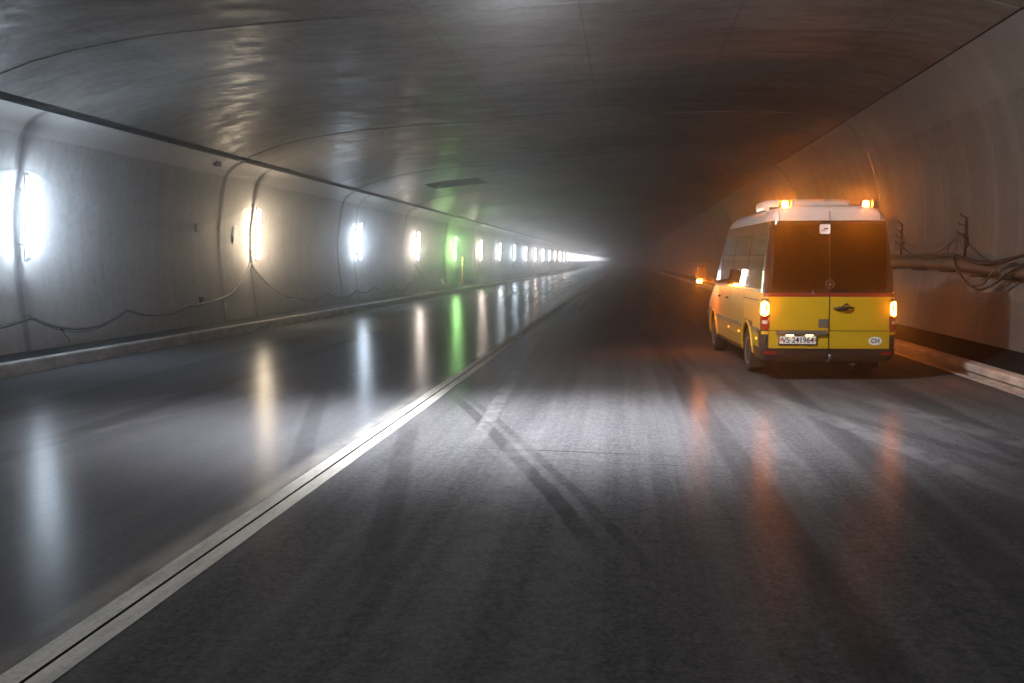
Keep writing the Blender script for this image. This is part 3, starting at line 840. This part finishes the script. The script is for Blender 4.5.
# window band pieces (black, opaque), each side
for s in (-1, 1):
    patch('rear_pillar', 1.302, 2.358, tx(.80), ty(.26), 0, 'black', s, 14, 14, .03)
    patch('top_rail', 2.19, 2.358, ty(.26), 3.6, 0, 'black', s, 4, 24, .03)
    patch('front_pillar', 1.302, 2.19, ty(4.28), 3.75, 0, 'black', s, 12, 10, .03)
    patch('bottom_rail', 1.302, 1.345, ty(.26), ty(4.28), 0, 'black', s, 2, 14, .03)
    for (a, b) in ((1.54, 1.57), (2.98, 3.02)):
        patch('window_pillar', 1.345, 2.19, ty(a), ty(b), 0, 'black', s, 8, 3, .03)
    for (a, b) in ((.26, 1.54), (1.57, 2.98), (3.02, 4.28)):
        patch('side_window', 1.345, 2.19, ty(a + .0), ty(b - .0), -.004, 'glass', s, 10, 8, .006)
    patch('rear_rail', 2.30, 2.358, 0.0, tx(.80), 0, 'black', s, 2, 4, .03)
    patch('rear_window', 1.335, 2.30, 0.012, tx(.80), -.002, 'glass_dark', s, 12, 6, .006)
    patch('windscreen', 1.302, 2.26, 3.75, 5.0, -.002, 'glass_dark', s, 12, 12, .006)
    patch('windscreen_header', 2.26, 2.358, 3.6, 5.0, 0, 'black', s, 2, 12, .03)
    # red stripe across the rear doors just under the glass
    patch('red_stripe', 1.245, 1.300, 0.008, tx(.93), .003, 'red', s, 3, 10, .006)
    patch('belt_strip', 1.300, 1.338, 0.0, tx(.80), .002, 'black', s, 2, 6, .02)  # black strip between the red stripe and the rear glass
    # lights at the rear corners
    patch('hazard_light', .965, 1.175, tx(.862), 1.8, .014, 'amber_tail', s, 12, 8, .03, round_=.05)
    patch('tail_lamp', .755, .958, tx(.862), 1.85, .013, 'redlens', s, 8, 8, .03, round_=.01)
    patch('reversing_lamp', .845, .895, tx(.88), 1.6, .0165, 'clearlens', s, 3, 6, .01)
    patch('lamp_bezel', .74, 1.215, tx(.85), 1.98, .006, 'plastic', s, 10, 10, .03, round_=.02)
    # bumper corners and cladding
    patch('corner_cladding', .36, .745, tx(.87), ty(.22), .010, 'plastic', s, 8, 12, .03)
    patch('bumper', .295, .475, 0.0, ty(.62), .020, 'plastic', s, 5, 22, .06)
    patch('yellow_reflection', .690, .735, tx(.865), 1.7, .0145, 'yellow', s, 2, 6, .01)  # reflection below the tail lamp, built as a yellow panel
    patch('reflector', .395, .44, tx(.74), tx(.90), .026, 'redlens', s, 3, 6, .01, round_=.01)
    # side rub strip, broken by the wheel arches
    for (a, b) in ((.24, .80), (1.72, 4.42), (5.36, 5.55)):
        patch('rub_strip', .70, .765, ty(a), ty(b), .020, 'plastic2', s, 5, 16, .03, round_=.03)
    for y in (1.95, 3.0, .42):
        patch('side_marker', .585, .615, ty(y - .035), ty(y + .035), .012, 'amber_side', s, 2, 3, .01)
    # arch lips
    for ya in (RX0, RX1):
        bm = bmesh.new(); pts = []
        for k in range(25):
            a = R(-2 + 184 * k / 24); yq = ya + .452 * math.cos(a); zq = .36 + .452 * math.sin(a)
            wd = ring_at(max(zq, .36))[0]
            if yq > 5.5: wd -= .02
            pts.append((s * (wd - .004), yq, zq))
        tube(bm, pts, .022, 8)
        link('arch_lip', bm, M['yellow'], VAN, smooth=True)
    # sill
    patch('sill', .305, .37, ty(1.75), ty(4.4), .004, 'plastic', s, 2, 12, .02)
    # side panel seams (sliding door, front door)
    for y, za, zb in ((2.95, .42, 1.30), (1.58, .80, 1.30), (4.2, .42, 1.30)):
        patch('panel_seam', za, zb, ty(y - .005), ty(y + .005), .0015, 'ink', s, 8, 1, .004)
    patch('slide_rail', 1.17, 1.19, ty(.30), ty(1.55), .003, 'plastic', s, 1, 6, .01)
    for y in (3.14, 4.02):
        p, n = P_t(1.12, t_of_y(1.12, y), s)
        bm = bmesh.new(); box(bm, p + n * .03, (.03, .20, .035), .012); link('door_handle', bm, M['plastic'], VAN, smooth=True)
    # headlight
    patch('headlight', .86, 1.08, 3.45, 4.25, .008, 'clearlens', s, 6, 10, .03, round_=.04)

# shoulder crease: soft raised swage high on the side
for s in (-1, 1):
    patch('shoulder_line', 1.06, 1.12, ty(.26), ty(4.6), .010, 'yellow', s, 6, 20, .02, round_=.03)
    patch('lower_crease', .55, .565, ty(1.78), ty(4.36), .006, 'yellow', s, 2, 12, .01)

# rear door seams and hinges
bm = bmesh.new(); rows = []
zz = [.48 + (2.55 - .48) * k / 30 for k in range(31)]
for z in zz:
    y = ring_at(z)[1] - .004 - (.002 if z < 1.35 else 0)
    rows.append([bm.verts.new((-.006, y, z)), bm.verts.new((.006, y, z)), bm.verts.new((.006, y + .02, z)), bm.verts.new((-.006, y + .02, z))])
for a, b in zip(rows, rows[1:]):
    for k in range(4): bm.faces.new((a[k], a[(k + 1) % 4], b[(k + 1) % 4], b[k]))
bm.faces.new(rows[0]); bm.faces.new(rows[-1][::-1])
link('door_gap', bm, M['ink'], VAN)
for s in (-1, 1):
    patch('door_seam', .742, .752, 0.0, tx(.87), .002, 'ink', s, 1, 4, .004)
    patch('door_edge', .48, .745, tx(.86), tx(.87), .002, 'ink', s, 4, 1, .004)
    patch('door_bottom', .470, .485, 0.0, tx(.87), .0225, 'ink', s, 1, 4, .02)
    # outline of the white part of the doors
    patch('roof_seam', 2.36, 2.53, tx(.715), tx(.722), .003, 'ink', s, 6, 1, .006)
    for z in (.62, 1.08):
        bm = bmesh.new(); p, n = P_t(z, t_of_x(z, .90), s); 
        lathe(bm, [(-.05, .014), (.05, .014)], 'Z', 10, p + Vector((0, -.02, 0))); link('hinge', bm, M['yellow'] if z > 1 else M['plastic'], VAN, smooth=True)

# handle bar over the number plate, plate, lamps
ry = ring_at(.7)[1]
bm = bmesh.new(); box(bm, (-.40, ry - .022, .715), (.72, .055, .058), .012); link('plate_light_bar', bm, M['plastic2'], VAN, smooth=False)
for x in (-.56, -.28):
    bm = bmesh.new(); box(bm, (x, ry - .024, .682), (.10, .03, .012), .003); link('plate_lamp', bm, M['platelamp'], VAN)
bm = bmesh.new(); box(bm, (-.445, ry - .012, .605), (.55, .018, .135), .004); link('plate_holder', bm, M['cap_black'], VAN)
bm = bmesh.new(); box(bm, (-.445, ry - .0235, .608), (.52, .006, .11), .002); plate = link('number_plate', bm, M['plate'], VAN)
def text(s, size, m, parent, loc, name, rot=(math.pi / 2, 0, 0), sx=1., bold=.0):
    cu = bpy.data.curves.new(name, 'FONT'); cu.body = s; cu.size = size; cu.align_x = 'CENTER'; cu.align_y = 'CENTER'
    cu.extrude = .0008; cu.offset = bold
    tmp = bpy.data.objects.new(name, cu); COL.objects.link(tmp)
    bpy.context.view_layer.update()
    me = bpy.data.meshes.new_from_object(tmp.evaluated_get(bpy.context.evaluated_depsgraph_get()))
    bpy.data.objects.remove(tmp, do_unlink=True)
    me.materials.clear(); me.materials.append(M[m])
    o = bpy.data.objects.new(name, me); COL.objects.link(o); o.parent = parent
    o.location = loc; o.rotation_euler = rot; o.scale = (sx, 1, 1)
    return o
text('VS\u00b7241964', .115, 'ink', plate, (-.445, ry - .0285, .606), 'plate_lettering', sx=.92, bold=.0018)
for x in (-.682, -.208):
    bm = bmesh.new()
    out = [(-.017, .022), (.017, .022), (.017, -.006), (0, -.026), (-.017, -.006)]
    a = [bm.verts.new((x + px_, ry - .0285, .612 + pz)) for px_, pz in out]; b = [bm.verts.new((x + px_, ry - .026, .612 + pz)) for px_, pz in out]
    bm.faces.new(a); bm.faces.new(b[::-1])
    for k in range(5): bm.faces.new((a[k], a[(k + 1) % 5], b[(k + 1) % 5], b[k]))
    if x < -.5:
        sh = link('plate_shield', bm, M['shield'], plate)
        bm = bmesh.new(); box(bm, (x, ry - .0292, .613), (.018, .001, .006)); box(bm, (x, ry - .0294, .613), (.006, .001, .018)); link('shield_cross', bm, M['plate'], plate)
    else:
        link('plate_shield', bm, M['shield'], plate)
        bm = bmesh.new(); box(bm, (x - .009, ry - .0292, .613), (.012, .001, .03)); link('shield_cross', bm, M['plate'], plate)
# oval country sticker
bm = bmesh.new()
n = 36; a = [bm.verts.new((.66 + .098 * math.cos(2 * math.pi * k / n), ry - .004, .600 + .062 * math.sin(2 * math.pi * k / n))) for k in range(n)]
b = [bm.verts.new(v.co + Vector((0, .003, 0))) for v in a]
bm.faces.new(a); bm.faces.new(b[::-1])
for k in range(n): bm.faces.new((a[k], a[(k + 1) % n], b[(k + 1) % n], b[k]))
oval = link('country_sticker', bm, M['plate'], VAN)
text('CH', .088, 'ink', oval, (.66, ry - .0055, .599), 'sticker_lettering', bold=.0022)
# grey square lock plate
bm = bmesh.new(); box(bm, (-.085, ry - .004, .855), (.135, .012, .125), .003); link('lock_plate', bm, M['plastic2'], VAN)
# door handle: horizontal grip with a raised middle wing
bm = bmesh.new()
tube(bm, catmull([(.06, ry - .012, 1.075), (.13, ry - .05, 1.08), (.22, ry - .055, 1.085), (.33, ry - .015, 1.088)], 5), .016, 8)
tube(bm, catmull([(.12, ry - .02, 1.045), (.17, ry - .03, 1.10), (.22, ry - .03, 1.135), (.25, ry - .015, 1.14)], 4), .013, 8)
box(bm, (.19, ry - .006, 1.075), (.15, .014, .055), .006)
hd = link('rear_door_handle', bm, M['plastic'], VAN, smooth=True)
bm = bmesh.new(); box(bm, (.075, ry - .03, 1.08), (.035, .014, .014), .003); link('handle_cap', bm, M['chrome'], hd)
# ring with three spokes on the glass bottom
zc = 1.43; yc = ring_at(zc)[1] - .012
bm = bmesh.new()
tube(bm, [(.0 + .062 * math.cos(2 * math.pi * k / 32), yc, zc + .062 * math.sin(2 * math.pi * k / 32)) for k in range(33)], .006, 6, cap=False)
for k in range(3):
    a = math.pi / 2 + k * 2 * math.pi / 3
    tube(bm, [(0, yc, zc), (.058 * math.cos(a), yc, zc + .058 * math.sin(a))], [.011, .0025], 6)
link('ring_emblem', bm, M['chrome'], VAN, smooth=True)
# square sticker high on the left rear glass
zc = 2.235; yc = ring_at(zc)[1]
bm = bmesh.new(); box(bm, (-.075, yc - .008, zc), (.145, .006, .145), .02); stc = link('window_sticker', bm, M['plate'], VAN)
bm = bmesh.new(); box(bm, (-.06, yc - .013, zc + .005), (.06, .003, .02)); box(bm, (-.09, yc - .013, zc - .025), (.05, .003, .012)); link('sticker_print', bm, M['cable_grey'], stc)
# rear wiper
bm = bmesh.new()
tube(bm, [(-.235, ring_at(1.30)[1] - .02, 1.285), (-.245, ring_at(1.33)[1] - .03, 1.335)], [.014, .008], 8)
link('washer_nozzle', bm, M['chrome'], VAN)

# roof unit, beacons, high stop lamp
bm = bmesh.new()
pr = [(2.575, .68, 0), (2.63, .69, 0), (2.70, .69, .02), (2.725, .68, .07), (2.75, .60, .20), (2.755, .42, .32)]
rows = []
for z, hw, ins in pr:
    y0_, y1_ = 1.35 + ins * .6, 2.25 - ins * .8; r = .16; row = []
    for cx, cyy, a0 in ((hw - r, y1_ - r, 0), (-hw + r, y1_ - r, 90), (-hw + r, y0_ + r, 180), (hw - r, y0_ + r, 270)):
        for k in range(6):
            a = R(a0 + 90 * k / 5); row.append(bm.verts.new((cx + r * math.cos(a), cyy + r * math.sin(a), z)))
    rows.append(row)
for a, b in zip(rows, rows[1:]):
    for k in range(24): bm.faces.new((a[k], a[(k + 1) % 24], b[(k + 1) % 24], b[k]))
bm.faces.new(rows[0]); bm.faces.new(rows[-1])
ru = link('roof_unit', bm, M['white'], VAN); smooth_by_angle(ru, 45)
bm = bmesh.new(); box(bm, (0, 1.345, 2.60), (1.25, .03, .05), .006)
link('roof_unit_grille', bm, M['plastic'], ru)
for x in (-.25, .25):
    bm = bmesh.new(); box(bm, (x, 1.375, 2.69), (.012, .02, .10)); link('roof_unit_seam', bm, M['plastic2'], ru)
for s, xx in ((-1, -.585), (1, .585)):
    zz = 2.555
    bm = bmesh.new(); lathe(bm, [(-.02, .07), (.01, .07), (.015, .05)], 'Z', 20, (xx, .44, zz)); box(bm, (xx, .44, zz + .055), (.15, .10, .085), .015)
    bb = link('beacon', bm, M['cap_black'], VAN); smooth_by_angle(bb)
    bm = bmesh.new(); box(bm, (xx, .35, zz + .101), (.15, .16, .008), .002)
    for q in (-1, 1): box(bm, (xx + q * .074, .36, zz + .055), (.006, .12, .09), .001)
    link('beacon_light_blocker', bm, M['cap_black'], bb)  # hood added to keep amber light off the ceiling and side wall
    bm = bmesh.new(); lathe(bm, [(.372, .0001), (.374, .028), (.380, .040), (.395, .044)], 'Y', 20, (xx, 0, zz + .055)); link('beacon_lens', bm, M['amber_beacon'], bb, smooth=True)

# mirrors
for s in (-1, 1):
    bm = bmesh.new()
    tube(bm, catmull([(s * .93, 4.55, 1.36), (s * 1.05, 4.58, 1.40), (s * 1.17, 4.58, 1.44)], 4), .035, 8)
    arm = link('mirror_arm', bm, M['plastic'], VAN, smooth=True)
    bm = bmesh.new(); box(bm, (s * 1.24, 4.60, 1.52), (.22, .13, .31), .05, seg=4); hd = link('mirror', bm, M['plastic'], VAN); smooth_by_angle(hd)
    bm = bmesh.new(); box(bm, (s * 1.24, 4.529, 1.55), (.175, .01, .22), .004); link('mirror_glass', bm, M['chrome'], hd)
    bm = bmesh.new(); box(bm, (s * 1.285, 4.535, 1.375), (.09, .08, .05), .015); link('indicator', bm, M['amber_mirror'], hd)

# wheels
def wheel(x, y, s, dual):
    bm = bmesh.new(); wd = .24
    lathe(bm, [(-.105, .20), (-.12, .24), (-.12, .31), (-.10, .335), (-.06, WR_), (.06, WR_), (.10, .335), (.12, .31), (.12, .24), (.105, .20)], 'X', 48, (0, 0, 0))
    ty_ = link('wheel', bm, M['tyre'], VAN, smooth=True); ty_.location = (x, y, WR_)
    bm = bmesh.new(); q = s
    lathe(bm, [(q * .10, .205), (q * .112, .212), (q * .105, .195), (q * .07, .185), (q * .045, .15), (q * .05, .09), (q * .075, .07), (q * .09, .05), (q * .09, .0001)], 'X', 40)
    rm = link('rim', bm, M['rim'], ty_, smooth=True)
    for k in range(8):
        a = 2 * math.pi * k / 8
        bm = bmesh.new() if k == 0 else bm
        lathe(bm, [(q * .05, .017), (q * .056, .017), (q * .0561, .0001)], 'X', 10, (0, .125 * math.cos(a), .125 * math.sin(a)))
    link('rim_holes', bm, M['ink'], ty_)
    return ty_
for s in (-1, 1):
    wheel(s * .82, RX0, s, True); wheel(s * .825, RX1, s, False)
bm = bmesh.new()
box(bm, (0, 3.0, .30), (1.3, 5.2, .16), .03)
link('underbody', bm, M['plastic'], VAN)
bm = bmesh.new(); lathe(bm, [(-.75, .05), (.75, .05)], 'X', 12, (0, RX0, WR_)); lathe(bm, [(-.12, .16), (.12, .16)], 'X', 16, (0, RX0, WR_)); link('rear_axle', bm, M['plastic'], VAN, smooth=True)
bm = bmesh.new(); tube(bm, [(-.45, .12, .29), (.45, .12, .29)], .03, 10); tube(bm, [(.0, .12, .29), (0, -.06, .29), (0, -.08, .36)], .022, 8)
tb_ = link('tow_bar', bm, M['plastic'], VAN, smooth=True)
bm = bmesh.new(); lathe(bm, [(-.03, .005), (-.02, .022), (0, .028), (.02, .022), (.03, .005)], 'Z', 12, (0, -.08, .385)); link('tow_ball', bm, M['chrome'], tb_, smooth=True)
bm = bmesh.new(); tube(bm, [(.35, .9, .27), (.38, .35, .26), (.4, .12, .25)], .032, 10); link('exhaust_pipe', bm, M['steel'], VAN, smooth=True)
for s in (-1, 1):
    bm = bmesh.new(); box(bm, (s * .84, RX0 - .44, .235), (.26, .012, .24), .003); link('mudflap', bm, M['cap_black'], VAN)
# seats
for row_y in (.55, 1.35, 2.15, 2.95, 3.85):
    for x in (-.62, -.18, .42) if row_y < 3.5 else (-.5, .5):
        bm = bmesh.new()
        box(bm, (x, row_y, 1.44), (.40, .11, .34), .04, Matrix.Rotation(R(0), 3, 'X')); box(bm, (x, row_y - .01, 1.68), (.24, .09, .16), .03)
        box(bm, (x, row_y + .22, 1.32), (.40, .42, .05), .02)
        o = link('passenger_seat', bm, M['seat'], VAN)
# front grille
bm = bmesh.new(); box(bm, (0, 5.90, .86), (.9, .05, .20), .02); link('grille', bm, M['cap_black'], VAN)
